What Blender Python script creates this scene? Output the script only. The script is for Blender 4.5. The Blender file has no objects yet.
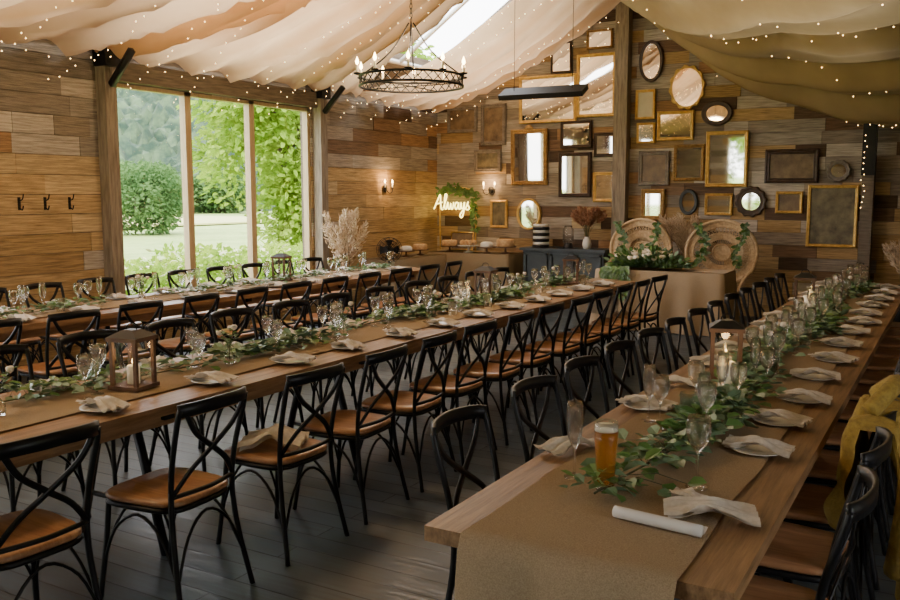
import bpy, math, random
from mathutils import Vector, Matrix, noise
random.seed(7)
rnd=random.uniform
col=bpy.context.scene.collection
pi=math.pi

# ---------------------------------------------------------------- materials
def nd(nt,t,**k):
    n=nt.nodes.new(t)
    for a,b in k.items(): setattr(n,a,b)
    return n
def mat(name,c1,c2=None,scale=8,stretch=(1,1,1),rough=.6,metal=0,bump=0,attr=False,spec=.5,sheen=0,trans=0,emis=None,es=0,detail=6,coat=0,lo=.34,hi=.66):
    m=bpy.data.materials.new(name); m.use_nodes=True
    nt=m.node_tree; b=nt.nodes['Principled BSDF']; L=nt.links
    b.inputs['Base Color'].default_value=(*c1,1)
    b.inputs['Roughness'].default_value=rough
    b.inputs['Metallic'].default_value=metal
    b.inputs['Specular IOR Level'].default_value=spec
    b.inputs['Transmission Weight'].default_value=trans
    b.inputs['Coat Weight'].default_value=coat
    if emis:
        b.inputs['Emission Color'].default_value=(*emis,1); b.inputs['Emission Strength'].default_value=es
    if c2 is not None or bump:
        tc=nd(nt,'ShaderNodeTexCoord'); mp=nd(nt,'ShaderNodeMapping'); mp.inputs['Scale'].default_value=stretch
        nz=nd(nt,'ShaderNodeTexNoise'); nz.inputs['Scale'].default_value=scale; nz.inputs['Detail'].default_value=detail; nz.inputs['Roughness'].default_value=.65
        L.new(tc.outputs['Object'],mp.inputs['Vector']); L.new(mp.outputs[0],nz.inputs['Vector'])
        if c2 is not None:
            rp=nd(nt,'ShaderNodeValToRGB'); rp.color_ramp.elements[0].position=lo; rp.color_ramp.elements[1].position=hi
            rp.color_ramp.elements[0].color=(*c1,1); rp.color_ramp.elements[1].color=(*c2,1)
            L.new(nz.outputs['Fac'],rp.inputs['Fac'])
            out=rp.outputs[0]
            if attr:
                at=nd(nt,'ShaderNodeAttribute',attribute_name='Col')
                mx=nd(nt,'ShaderNodeMix',data_type='RGBA',blend_type='MULTIPLY'); mx.inputs[0].default_value=1
                L.new(at.outputs['Color'],mx.inputs[6]); L.new(out,mx.inputs[7]); out=mx.outputs[2]
            L.new(out,b.inputs['Base Color'])
        if bump:
            bp=nd(nt,'ShaderNodeBump'); bp.inputs['Strength'].default_value=bump; bp.inputs['Distance'].default_value=.01
            L.new(nz.outputs['Fac'],bp.inputs['Height']); L.new(bp.outputs[0],b.inputs['Normal'])
    return m
def emit(name,c,s,sample=False):
    m=bpy.data.materials.new(name); m.use_nodes=True; nt=m.node_tree; nt.nodes.clear()
    e=nd(nt,'ShaderNodeEmission'); e.inputs[0].default_value=(*c,1); e.inputs[1].default_value=s
    o=nd(nt,'ShaderNodeOutputMaterial'); nt.links.new(e.outputs[0],o.inputs[0])
    if not sample:
        try: m.cycles.emission_sampling='NONE'
        except Exception: pass
    return m
def fabric(name,c1,c2,tf,scale=30,weave=0):
    m=bpy.data.materials.new(name); m.use_nodes=True; nt=m.node_tree; L=nt.links; nt.nodes.clear()
    tc=nd(nt,'ShaderNodeTexCoord'); nz=nd(nt,'ShaderNodeTexNoise'); nz.inputs['Scale'].default_value=scale; nz.inputs['Detail'].default_value=5
    L.new(tc.outputs['Object'],nz.inputs['Vector'])
    rp=nd(nt,'ShaderNodeValToRGB'); rp.color_ramp.elements[0].color=(*c1,1); rp.color_ramp.elements[1].color=(*c2,1)
    rp.color_ramp.elements[0].position=.35; rp.color_ramp.elements[1].position=.65
    L.new(nz.outputs['Fac'],rp.inputs['Fac'])
    d=nd(nt,'ShaderNodeBsdfDiffuse'); t=nd(nt,'ShaderNodeBsdfTranslucent'); mx=nd(nt,'ShaderNodeMixShader'); mx.inputs[0].default_value=tf
    L.new(rp.outputs[0],d.inputs[0]); L.new(rp.outputs[0],t.inputs[0]); L.new(d.outputs[0],mx.inputs[1]); L.new(t.outputs[0],mx.inputs[2])
    if weave:
        bp=nd(nt,'ShaderNodeBump'); bp.inputs['Strength'].default_value=weave; bp.inputs['Distance'].default_value=.004
        L.new(nz.outputs['Fac'],bp.inputs['Height']); L.new(bp.outputs[0],d.inputs['Normal'])
    o=nd(nt,'ShaderNodeOutputMaterial'); L.new(mx.outputs[0],o.inputs[0])
    return m

M={}
M['wallwood']=mat('weathered_boards',(.46,.445,.43),(1.32,1.30,1.28),scale=3.0,stretch=(1.3,1.3,24),rough=.75,bump=.7,attr=True,spec=.25,detail=10,lo=.30,hi=.68)
M['tablewood']=mat('table_oak',(.16,.085,.038),(.37,.215,.105),scale=3,stretch=(14,.8,8),rough=.45,bump=.3,spec=.4)
M['seatwood']=mat('seat_elm',(.30,.13,.055),(.48,.25,.12),scale=4,stretch=(10,1,4),rough=.36,bump=.1,coat=.15)
M['timber']=mat('post_timber',(.15,.12,.085),(.34,.28,.21),scale=4,stretch=(8,8,.8),rough=.75,bump=.5)
M['beam']=mat('beam_timber',(.10,.075,.052),(.20,.16,.115),scale=4,stretch=(1,1,12),rough=.75,bump=.5)
M['iron']=mat('black_iron',(.016,.016,.017),rough=.42,metal=.5,spec=.4)
M['burlap']=fabric('burlap',(.34,.25,.16),(.47,.36,.235),.12,scale=260,weave=.8)
M['burlapdark']=fabric('burlap_cloth',(.24,.18,.11),(.35,.27,.17),.05,scale=170,weave=.8)
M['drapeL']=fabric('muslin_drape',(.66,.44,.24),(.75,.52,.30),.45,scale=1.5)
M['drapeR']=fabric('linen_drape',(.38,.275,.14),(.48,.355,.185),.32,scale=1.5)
M['linen']=fabric('linen_napkin',(.64,.59,.52),(.74,.69,.62),.15,scale=60)
M['china']=mat('white_china',(.72,.71,.67),rough=.2)
M['wax']=mat('candle_wax',(.85,.8,.66),rough=.5,emis=(1,.75,.4),es=.15)
M['gold']=mat('gilt_frame',(.58,.36,.09),(.84,.58,.19),scale=18,rough=.34,metal=.5,bump=.4)
M['gilt2']=mat('dark_gilt',(.24,.13,.04),(.48,.30,.10),scale=22,rough=.42,metal=.45,bump=.5)
M['darkframe']=mat('dark_frame',(.03,.018,.012),(.08,.045,.025),scale=15,rough=.45,bump=.3)
M['greyframe']=mat('grey_frame',(.13,.11,.09),(.26,.22,.18),scale=15,rough=.6,bump=.3)
M['mirror']=mat('mirror_glass',(.84,.82,.76),rough=.03,metal=1)
M['paint1']=mat('forest_painting',(.012,.02,.012),(.08,.09,.04),scale=7,rough=.5)
M['paint2']=mat('sepia_painting',(.07,.045,.025),(.25,.17,.09),scale=5,rough=.5)
M['paint3']=mat('landscape_painting',(.06,.05,.03),(.24,.20,.11),scale=6,rough=.5)
M['cabinet']=mat('cabinet_paint',(.022,.032,.038),(.045,.058,.065),scale=5,rough=.45)
M['wicker']=mat('wicker',(.45,.30,.16),(.65,.48,.28),scale=30,rough=.6)
M['euc']=mat('eucalyptus_leaf',(.10,.18,.09),(.22,.32,.18),scale=9,rough=.5)
M['euc2']=mat('ruscus_leaf',(.06,.15,.03),(.16,.28,.07),scale=9,rough=.45)
M['stem']=mat('stem',(.10,.10,.04),rough=.6)
M['rose']=mat('cream_rose',(.75,.62,.48),(.85,.78,.66),scale=20,rough=.6)
M['pampas']=mat('pampas_plume',(.50,.38,.26),(.72,.58,.42),scale=20,rough=.9)
M['dried']=mat('dried_flowers',(.3,.12,.06),(.5,.3,.18),scale=20,rough=.9)
M['mustard']=mat('mustard_wool',(.24,.155,.03),(.38,.26,.05),scale=40,rough=.9,bump=.6)
M['paper']=mat('paper',(.66,.64,.62),rough=.6)
M['beer']=mat('amber_beer',(.8,.33,.04),rough=.05,trans=.75)
M['foam']=mat('beer_foam',(.85,.78,.62),rough=.7)
M['cake']=mat('cake',(.5,.28,.12),(.7,.5,.28),scale=20,rough=.7)
M['white']=mat('white_enamel',(.7,.7,.66),rough=.4)
M['flame']=emit('candle_flame',(1,.62,.22),14)
M['bulb']=emit('warm_bulb',(1,.62,.25),32)
M['fairy']=emit('fairy_bulb',(1,.62,.24),14)
M['neon']=emit('neon_tube',(1,.78,.18),8,True)
g=bpy.data.materials.new('clear_glass'); g.use_nodes=True; nt=g.node_tree; nt.nodes.clear()
gl=nd(nt,'ShaderNodeBsdfGlass'); gl.inputs['IOR'].default_value=1.4; gl.inputs['Roughness'].default_value=0
tr=nd(nt,'ShaderNodeBsdfTransparent'); mx=nd(nt,'ShaderNodeMixShader'); mx.inputs[0].default_value=.5
o=nd(nt,'ShaderNodeOutputMaterial'); nt.links.new(gl.outputs[0],mx.inputs[1]); nt.links.new(tr.outputs[0],mx.inputs[2]); nt.links.new(mx.outputs[0],o.inputs[0]); M['glass']=g
g=bpy.data.materials.new('window_glass'); g.use_nodes=True; nt=g.node_tree; nt.nodes.clear()
gl=nd(nt,'ShaderNodeBsdfGlossy'); gl.inputs['Roughness'].default_value=.02
tr=nd(nt,'ShaderNodeBsdfTransparent'); mx=nd(nt,'ShaderNodeMixShader'); mx.inputs[0].default_value=.95
o=nd(nt,'ShaderNodeOutputMaterial'); nt.links.new(gl.outputs[0],mx.inputs[1]); nt.links.new(tr.outputs[0],mx.inputs[2]); nt.links.new(mx.outputs[0],o.inputs[0]); M['pane']=g
# floor
fm=bpy.data.materials.new('dark_floorboards'); fm.use_nodes=True; nt=fm.node_tree; b=nt.nodes['Principled BSDF']; L=nt.links
tc=nd(nt,'ShaderNodeTexCoord'); br=nd(nt,'ShaderNodeTexBrick'); br.offset=.37; br.inputs['Scale'].default_value=1
br.inputs['Brick Width'].default_value=2.7; br.inputs['Row Height'].default_value=.145; br.inputs['Mortar Size'].default_value=.005; br.inputs['Mortar Smooth'].default_value=.2
br.inputs['Color1'].default_value=(.036,.049,.058,1); br.inputs['Color2'].default_value=(.070,.088,.100,1); br.inputs['Mortar'].default_value=(.004,.004,.005,1)
L.new(tc.outputs['Object'],br.inputs['Vector'])
mp=nd(nt,'ShaderNodeMapping'); mp.inputs['Scale'].default_value=(1.2,18,1); nz=nd(nt,'ShaderNodeTexNoise'); nz.inputs['Scale'].default_value=2.5; nz.inputs['Detail'].default_value=8
L.new(tc.outputs['Object'],mp.inputs[0]); L.new(mp.outputs[0],nz.inputs['Vector'])
mr=nd(nt,'ShaderNodeMapRange'); mr.inputs[1].default_value=.3; mr.inputs[2].default_value=.7; mr.inputs[3].default_value=.45; mr.inputs[4].default_value=1.6; L.new(nz.outputs['Fac'],mr.inputs[0])
vm=nd(nt,'ShaderNodeVectorMath',operation='SCALE'); L.new(br.outputs['Color'],vm.inputs[0]); L.new(mr.outputs[0],vm.inputs['Scale']); L.new(vm.outputs[0],b.inputs['Base Color'])
mr2=nd(nt,'ShaderNodeMapRange'); mr2.inputs[1].default_value=.3; mr2.inputs[2].default_value=.7; mr2.inputs[3].default_value=.32; mr2.inputs[4].default_value=.58; L.new(nz.outputs['Fac'],mr2.inputs[0]); L.new(mr2.outputs[0],b.inputs['Roughness'])
bp=nd(nt,'ShaderNodeBump'); bp.inputs['Strength'].default_value=.6; bp.inputs['Distance'].default_value=.005; bp.invert=True
L.new(br.outputs['Fac'],bp.inputs['Height']); L.new(bp.outputs[0],b.inputs['Normal']); M['floor']=fm

# ---------------------------------------------------------------- mesh builder
class MB:
    def __init__(s): s.v=[];s.f=[];s.m=[];s.c=[];s.mats=[];s.sm=[]
    def mi(s,k):
        if k not in s.mats: s.mats.append(k)
        return s.mats.index(k)
    def add(s,vs,fs,k,c=(1,1,1),sm=False):
        o=len(s.v); s.v+=[tuple(x) for x in vs]; i=s.mi(k)
        for f in fs: s.f.append(tuple(o+a for a in f)); s.m.append(i); s.c.append(c); s.sm.append(sm)
    def box(s,c,d,k,col=(1,1,1),R=None):
        hx,hy,hz=d[0]/2,d[1]/2,d[2]/2; C=Vector(c)
        vs=[Vector((x,y,z)) for z in(-hz,hz) for y in(-hy,hy) for x in(-hx,hx)]
        if R: vs=[R@v for v in vs]
        s.add([v+C for v in vs],[(0,2,3,1),(4,5,7,6),(0,1,5,4),(2,6,7,3),(0,4,6,2),(1,3,7,5)],k,col)
    def bbox(s,x0,x1,y0,y1,z0,z1,k,col=(1,1,1)):
        s.box(((x0+x1)/2,(y0+y1)/2,(z0+z1)/2),(abs(x1-x0),abs(y1-y0),abs(z1-z0)),k,col)
    def tube(s,pts,r,k,n=6,closed=False,flat=1.0,ref=None,cap=True):
        P=[Vector(p) for p in pts]; N=len(P)
        rs=r if isinstance(r,(list,tuple)) else [r]*N
        T=[]
        for i in range(N):
            a=P[(i-1)%N] if (closed or i>0) else P[i]; b=P[(i+1)%N] if (closed or i<N-1) else P[i]
            t=(b-a); t=t.normalized() if t.length>1e-9 else Vector((0,0,1)); T.append(t)
        u=Vector(ref) if ref else (Vector((0,0,1)) if abs(T[0].z)<.9 else Vector((1,0,0)))
        vs=[]
        for i in range(N):
            t=T[i]
            if ref: u=Vector(ref)
            u=u-t*u.dot(t)
            if u.length<1e-6: u=t.orthogonal()
            u.normalize(); w=t.cross(u)
            for j in range(n):
                a=2*pi*j/n+pi/n
                vs.append(P[i]+(u*math.cos(a)+w*math.sin(a)*flat)*rs[i])
        fs=[]
        for i in range(N if closed else N-1):
            i2=(i+1)%N
            for j in range(n):
                j2=(j+1)%n; fs.append((i*n+j,i*n+j2,i2*n+j2,i2*n+j))
        if cap and not closed: fs.append(tuple(range(n-1,-1,-1))); fs.append(tuple((N-1)*n+j for j in range(n)))
        s.add(vs,fs,k,sm=True)
    def lathe(s,prof,c,k,n=20,sx=1,sy=1,mod=None):
        C=Vector(c); vs=[];fs=[]
        for (r,z) in prof:
            for j in range(n):
                a=2*pi*j/n; q=r*(mod(a,z) if mod else 1)
                vs.append(C+Vector((q*math.cos(a)*sx,q*math.sin(a)*sy,z)))
        for i in range(len(prof)-1):
            for j in range(n):
                j2=(j+1)%n; fs.append((i*n+j,i*n+j2,(i+1)*n+j2,(i+1)*n+j))
        s.add(vs,fs,k,sm=True)
    def grid(s,fn,nu,nv,k,sm=True,col=(1,1,1)):
        vs=[fn(i/nu,j/nv) for i in range(nu+1) for j in range(nv+1)]
        fs=[(i*(nv+1)+j,i*(nv+1)+j+1,(i+1)*(nv+1)+j+1,(i+1)*(nv+1)+j) for i in range(nu) for j in range(nv)]
        s.add(vs,fs,k,sm=sm,c=col)
    def leaf(s,p,d,up,Ln,W,k,curl=.15):
        p=Vector(p); d=Vector(d).normalized(); sd=d.cross(Vector(up))
        if sd.length<1e-4: sd=d.orthogonal()
        sd.normalize(); n=sd.cross(d)
        q=lambda a,b,c:p+d*Ln*a+sd*W*b+n*Ln*c
        s.add([q(0,0,0),q(.3,.5,.08),q(.72,.42,.02),q(1,0,-curl),q(.72,-.42,.02),q(.3,-.5,.08)],[(0,1,2,3),(0,3,4,5)],k)
    def mesh(s,name):
        me=bpy.data.meshes.new(name); me.from_pydata(s.v,[],s.f)
        for k in s.mats: me.materials.append(M[k])
        me.polygons.foreach_set('material_index',s.m); me.polygons.foreach_set('use_smooth',s.sm)
        ca=me.color_attributes.new('Col','FLOAT_COLOR','CORNER'); arr=[]
        for f,c in zip(s.f,s.c): arr+=[c[0],c[1],c[2],1.0]*len(f)
        ca.data.foreach_set('color',arr); me.update(); return me
    def obj(s,name,loc=(0,0,0),rz=0): return inst(s.mesh(name),name,loc,rz)
def inst(me,name,loc=(0,0,0),rz=0,rot=None,sc=1):
    o=bpy.data.objects.new(name,me); o.location=loc; o.rotation_euler=rot if rot else (0,0,rz); o.scale=(sc,sc,sc) if not isinstance(sc,tuple) else sc
    col.objects.link(o); return o
def cr(pts,n=6,closed=False):
    P=[Vector(p) for p in pts]; out=[]; N=len(P)
    for i in range(N if closed else N-1):
        if closed: a,b,c,d=P[(i-1)%N],P[i],P[(i+1)%N],P[(i+2)%N]
        else: a,b,c,d=P[max(i-1,0)],P[i],P[i+1],P[min(i+2,N-1)]
        for j in range(n):
            t=j/n; out.append(.5*((2*b)+(c-a)*t+(2*a-5*b+4*c-d)*t*t+(3*b-a-3*c+d)*t**3))
    if not closed: out.append(P[-1])
    return out

# ---------------------------------------------------------------- room shell
XL,XR,YF,YB=-7.65,2.6,-3.2,12.8
RX,RZ=-4.3,5.7   # ridge
def roofz(x): return 3.4+(x-XL)*(RZ-3.4)/(RX-XL) if x<RX else RZ-(x-RX)*(RZ-3.7)/(XR-RX)
grey=[(.30,.265,.22),(.38,.34,.285),(.24,.205,.165),(.52,.47,.40),(.33,.275,.21),(.45,.40,.33)]
warm=[(.42,.285,.13),(.48,.335,.165),(.36,.24,.11),(.52,.39,.215)]
brown=[(.09,.058,.037),(.13,.083,.052),(.19,.12,.07),(.33,.20,.10)]
def pick(z,left):
    r=random.random()
    if left:
        if z>1.9: return random.choice(grey) if r<.78 else random.choice(brown)
        return random.choice(warm) if r<.93 else random.choice(grey)
    if z<1.45: return random.choice(warm) if r<.45 else (random.choice(grey) if r<.75 else random.choice(brown))
    return random.choice(grey) if r<.64 else (random.choice(brown) if r<.86 else random.choice(warm))
def boards(mb,axis,pos,face,u0,u1,z0,ztop,holes,left,h=.19,lmin=.5,lmax=1.7,minlen=0):
    z=z0; row=0
    while z<max(ztop(u0),ztop(u1),ztop((u0+u1)/2),ztop(RX) if axis=='y' else 0)-.01:
        zz=z+h-.006; u=u0-rnd(0,.8)
        while u<u1:
            L_=rnd(lmin,lmax)
            if left and z<1.9: L_*=1.9
            a,bb=max(u,u0),min(u+L_,u1); u+=L_
            if bb-a<.02: continue
            segs=[(a,bb)]
            for (h0,h1,hz0,hz1) in holes:
                if zz>hz0+.02 and z<hz1-.02:
                    ns=[]
                    for (p,q) in segs:
                        if q<=h0 or p>=h1: ns.append((p,q))
                        else:
                            if p<h0: ns.append((p,h0))
                            if q>h1: ns.append((h1,q))
                    segs=ns
            c=pick(z,left); k=rnd(.85,1.15); c=tuple(x*k for x in c)
            for (p,q) in segs:
                p+=.002;q-=.002
                if q-p<.01: continue
                t=rnd(.015,.03); e0,e1=(pos,pos+face*t)
                za,zb=min(zz,ztop(p)),min(zz,ztop(q))
                if max(za,zb)<=z+.01: continue
                if axis=='x':
                    mb.add([(e1,p,z),(e1,q,z),(e1,q,zb),(e1,p,za),(e0,p,z),(e0,q,z),(e0,q,zb),(e0,p,za)],[(0,1,2,3),(0,4,5,1),(3,2,6,7),(0,3,7,4),(1,5,6,2)],'wallwood',c)
                else:
                    mb.add([(p,e1,z),(q,e1,z),(q,e1,zb),(p,e1,za),(p,e0,z),(q,e0,z),(q,e0,zb),(p,e0,za)],[(0,1,2,3),(0,4,5,1),(3,2,6,7),(0,3,7,4),(1,5,6,2)],'wallwood',c)
        z+=h
def shell(mb,axis,pos,face,u0,u1,z0,z1,holes):
    e0,e1=sorted((pos,pos-face*.15)); us=sorted(set([u0,u1]+[h[0] for h in holes]+[h[1] for h in holes]))
    for a,b in zip(us,us[1:]):
        hs=[h for h in holes if h[0]<=a+1e-6 and h[1]>=b-1e-6]
        rs=[(z0,hs[0][2]),(hs[0][3],z1)] if hs else [(z0,z1)]
        for (p,q) in rs:
            if q-p<.01: continue
            if axis=='x': mb.bbox(e0,e1,a,b,p,q,'beam')
            else: mb.bbox(a,b,e0,e1,p,q,'beam')
WIN=(6.25,9.46,.45,2.86); WIN2=(-.4,4.0,.45,2.82)
mb=MB(); shell(mb,'x',XL,1,YF,YB,0,3.45,[WIN,WIN2]); boards(mb,'x',XL,1,YF,YB,0,lambda u:3.42,[WIN,WIN2],True,lmin=.4,lmax=1.4); mb.obj('wall_left')
mb=MB(); shell(mb,'y',YB,-1,XL-.15,XR+.15,0,3.4,[])
mb.add([(XL-.15,YB+.02,3.35),(XR+.15,YB+.02,3.35),(XR+.15,YB+.02,3.7),(RX,YB+.02,RZ),],[(0,1,2,3)],'beam')
boards(mb,'y',YB,-1,XL,XR,0,roofz,[],False,h=.17,lmin=.3,lmax=1.0); mb.obj('wall_back')
FX0,FX1=-6.6,-3.0
mb=MB(); FW=(FX0,FX1,.1,2.7); shell(mb,'y',YF,1,XL-.15,XR+.15,0,3.4,[FW])
mb.add([(XL-.15,YF-.02,3.35),(XR+.15,YF-.02,3.35),(XR+.15,YF-.02,3.7),(RX,YF-.02,RZ)],[(0,1,2,3)],'beam')
boards(mb,'y',YF,1,XL,XR,0,roofz,[FW],False,h=.19); mb.obj('wall_front')
mb=MB(); RW=(.6,2.6,.9,2.4); shell(mb,'x',XR,-1,YF,YB,0,3.75,[RW]); boards(mb,'x',XR,-1,YF,YB,0,lambda u:3.7,[RW],True); mb.obj('wall_right')
mb=MB(); mb.bbox(XL-.2,XR+.2,YF-.2,YB+.2,-.12,0,'floor'); mb.obj('floor')
SKY=[(9.7,12.3),(6.0,8.4),(2.2,4.8)]; SKR_ADDED=[(6.0,8.4)]  # right-slope opening is unseen, added to light the fabric below it
def slab(mb,x0,x1,y0,y1):
    a=Vector((x0,y0,roofz(x0)+.02));b=Vector((x1,y0,roofz(x1)+.02));c=Vector((x1,y1,roofz(x1)+.02));d=Vector((x0,y1,roofz(x0)+.02)); u=Vector((0,0,.12))
    mb.add([a,b,c,d,a+u,b+u,c+u,d+u],[(0,3,2,1),(4,5,6,7),(0,1,5,4),(1,2,6,5),(2,3,7,6),(3,0,4,7)],'beam')
mb=MB(); sx0,sx1=-7.3,-5.3; rx0,rx1=-2.4,-.4
for (o0,a0,a1,o1,SS) in ((XL-.25,sx0,sx1,RX,SKY),(RX,rx0,rx1,XR+.3,SKR_ADDED)):
    slab(mb,o0,a0,YF-.2,YB+.2); slab(mb,a1,o1,YF-.2,YB+.2); y=YF-.2
    for a,b in sorted(SS): slab(mb,a0,a1,y,a); y=b
    slab(mb,a0,a1,y,YB+.2)
mb.obj('ceiling')
mb=MB()
for a,b in SKY:
    for yy in (a,b,(a+b)/2+.15):
        p=Vector((sx0,yy,roofz(sx0)));q=Vector((sx1,yy,roofz(sx1))); mb.tube([p,q],.035,'white',4)
    for xx in (sx0,sx1): mb.tube([(xx,a,roofz(xx)),(xx,b,roofz(xx))],.04,'white',4)
mb.obj('trim_1')
mb=MB(); mb.bbox(-4.50,-4.30,12.6,12.77,0,5.4,'timber'); mb.obj('post_back_wall')
for yy,hw in ((6.13,.07),(9.57,.07)):
    mb=MB(); mb.bbox(XL+.03,XL+.17,yy-hw,yy+hw,0,3.02,'timber'); mb.bbox(XL+.03,XL+.22,yy-hw-.02,yy+hw+.02,2.98,3.3,'iron')
    mb.tube([(XL+.18,yy,2.8),(XL+.5,yy,3.12)],.04,'iron',4); mb.obj('timber_column')
mb=MB(); mb.bbox(XL+.03,XL+.12,6.2,9.5,2.86,3.06,'beam'); mb.bbox(XL+.03,XL+.1,YF,YB-.03,3.2,3.35,'beam'); mb.obj('beam_left')
mb=MB(); mb.bbox(-1.12,-.98,12.5,12.76,0,2.2,'beam'); mb.bbox(-1.13,-.97,12.45,12.6,1.95,2.6,'iron'); mb.obj('post_right')
def window(name,y0,y1,z0,z1,divs,x=XL):
    mb=MB(); xc=x-.04
    fr=.05
    def bar(a,b,c,d): mb.bbox(xc-.035,xc+.05,a,b,c,d,'winframe')
    bar(y0,y1,z1-fr,z1); bar(y0,y1,z0,z0+fr); bar(y0,y0+fr,z0,z1); bar(y1-fr,y1,z0,z1)
    for d in divs: bar(d-.045,d+.045,z0,z1)
    mb.bbox(xc-.005,xc,y0+.02,y1-.02,z0+.02,z1-.02,'pane')
    mb.bbox(x-.1,x+.08,y0-.03,y1+.03,z0-.05,z0,'winframe')
    mb.obj(name)
M['winframe']=mat('pine_window_frame',(.42,.30,.16),(.55,.42,.25),scale=4,stretch=(10,10,1),rough=.5)
window('window_1',*WIN[:2],WIN[2],WIN[3],[7.30,8.34]); window('window_2',*WIN2[:2],WIN2[2],WIN2[3],[.8,1.9,3.0])
window('window_3',RW[0],RW[1],RW[2],RW[3],[1.6],x=XR+.1)
mb=MB()
for i in range(4):
    xx=FX0+(FX1-FX0)*i/3; mb.bbox(xx-.05,xx+.05,YF-.1,YF+.02,.1,2.7,'winframe')
for zz in (.1,2.7): mb.bbox(FX0,FX1,YF-.1,YF+.02,zz-.04,zz+.06,'winframe')
mb.obj('window_4')

# ---------------------------------------------------------------- draped ceiling fabric
def ncoh(x,y,s=1.0): return noise.noise(Vector((x*s,y*s,.37)))
def left_drape(name,e0,e1,r0,r1,nf,pinch=.06,ph=0,m0=0,m1=0,dz=0):
    mb=MB()
    def fn(u,t):
        s=u
        a=e0+(r0-e0)*s+m0*math.sin(pi*s); b=e1+(r1-e1)*s+m1*math.sin(pi*s); W=b-a
        Y=a+W*t
        X=XL+.1+(RX-.05-XL-.1)*s
        z=3.10+dz+1.50*(s**1.03)
        z-=.16*math.sin(pi*s)*math.sin(pi*t)
        ft=t+.10*ncoh(s*1.5,ph)+.05*ncoh(s*2,t*3+ph)
        fold=math.sin(2*pi*nf*ft+ph)
        z-=(.08+.11*math.sin(pi*s))*(1-abs(fold)**.7)*1.4-.03
        z+=.02*math.sin(2*pi*nf*3.3*ft+5*ncoh(t*4,s*1.5+ph))
        z-=.10*(1-t)**8*math.sin(pi*s)+.06*t**8*math.sin(pi*s)
        return (X,Y,z)
    mb.grid(fn,44,int(nf*20),'drapeL'); return mb.obj(name)
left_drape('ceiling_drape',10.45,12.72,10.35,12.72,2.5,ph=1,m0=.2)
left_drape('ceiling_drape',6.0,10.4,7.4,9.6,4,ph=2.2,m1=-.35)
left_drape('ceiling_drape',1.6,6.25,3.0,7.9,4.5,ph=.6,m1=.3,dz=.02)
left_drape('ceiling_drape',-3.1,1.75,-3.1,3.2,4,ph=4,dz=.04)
BK=[(-4.3,4.62),(-3.31,3.64),(-2.48,3.02),(-1.57,2.66),(-1.08,2.48),(0,2.42),(1.2,2.5),(2.5,2.7)]
def zb(x):
    for (a,za),(b,z_) in zip(BK,BK[1:]):
        if x<=b: return za+(z_-za)*(x-a)/(b-a)
    return BK[-1][1]
def zbs(x): return sum(zb(x+d) for d in(-.3,-.15,0,.15,.3))/5 if x>-3.9 else zb(x)
def right_z(X,Y):
    s=(X-RX)/(XR-RX); q=(12.75-Y)/(.30+.70*s)
    z=zbs(X)+min(1.0,.17*(12.75-Y))*min(1,s*2.6)
    q+=.35*ncoh(X,Y,.6)
    f=q/1.15; k=.65+.35*math.sin(math.floor(f)*2.4)
    z-=.32*k*(abs(math.sin(pi*f))**.5)*min(1,s*3)*(1-.6*math.exp(-((12.75-Y)/.5)**2))-.16*min(1,s*3)
    z+=.03*math.sin(q*9+3*ncoh(X*2,Y))
    return min(z,roofz(X)-.08)
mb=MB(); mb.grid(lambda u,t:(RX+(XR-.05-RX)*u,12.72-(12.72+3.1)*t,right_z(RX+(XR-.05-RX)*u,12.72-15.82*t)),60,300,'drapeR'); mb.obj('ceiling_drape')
mb=MB(); mb.bbox(RX-.09,RX+.09,YF,YB-.03,4.55,4.75,'beam'); mb.obj('ridge_beam')
mb=MB()
def bulb(p,r=.0065):
    p=Vector(p); vs=[p+Vector(d)*r for d in((1,0,0),(-1,0,0),(0,1,0),(0,-1,0),(0,0,1),(0,0,-1))]
    mb.add(vs,[(0,2,4),(2,1,4),(1,3,4),(3,0,4),(2,0,5),(1,2,5),(3,1,5),(0,3,5)],'fairy')
Yv=1.0
while Yv<12.6:
    pts=[]; n=26; drift=rnd(-.8,.8)
    for i in range(n):
        s=(i+rnd(-.3,.3))/n; X=XL+.12+3.2*max(0,s); Y=Yv+drift*s+rnd(-.05,.05)
        z=3.08+1.52*max(0,s)**1.03-.34-.06*math.sin(s*9+Yv)
        if Y<12.65: bulb((X,Y,z))
    Yv+=.75
Yv=12.68
while Yv>1:
    ph=rnd(0,6)
    for i in range(44):
        X=RX+.1+6.6*i/44; Y=Yv+rnd(-.08,.08)-.4*math.sin(i*.25+ph)
        if Y>12.7: Y=12.68
        bulb((X,Y,right_z(X,Y)-.04))
    Yv-=.85
for i in range(50): bulb((XL+.27,1+11.5*i/50,3.02+.05*math.sin(i*.9)))
for i in range(14): bulb((-1.1+rnd(-.03,.03),12.4,2.45-.07*i)); 
mb.obj('fairy_lights')

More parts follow.
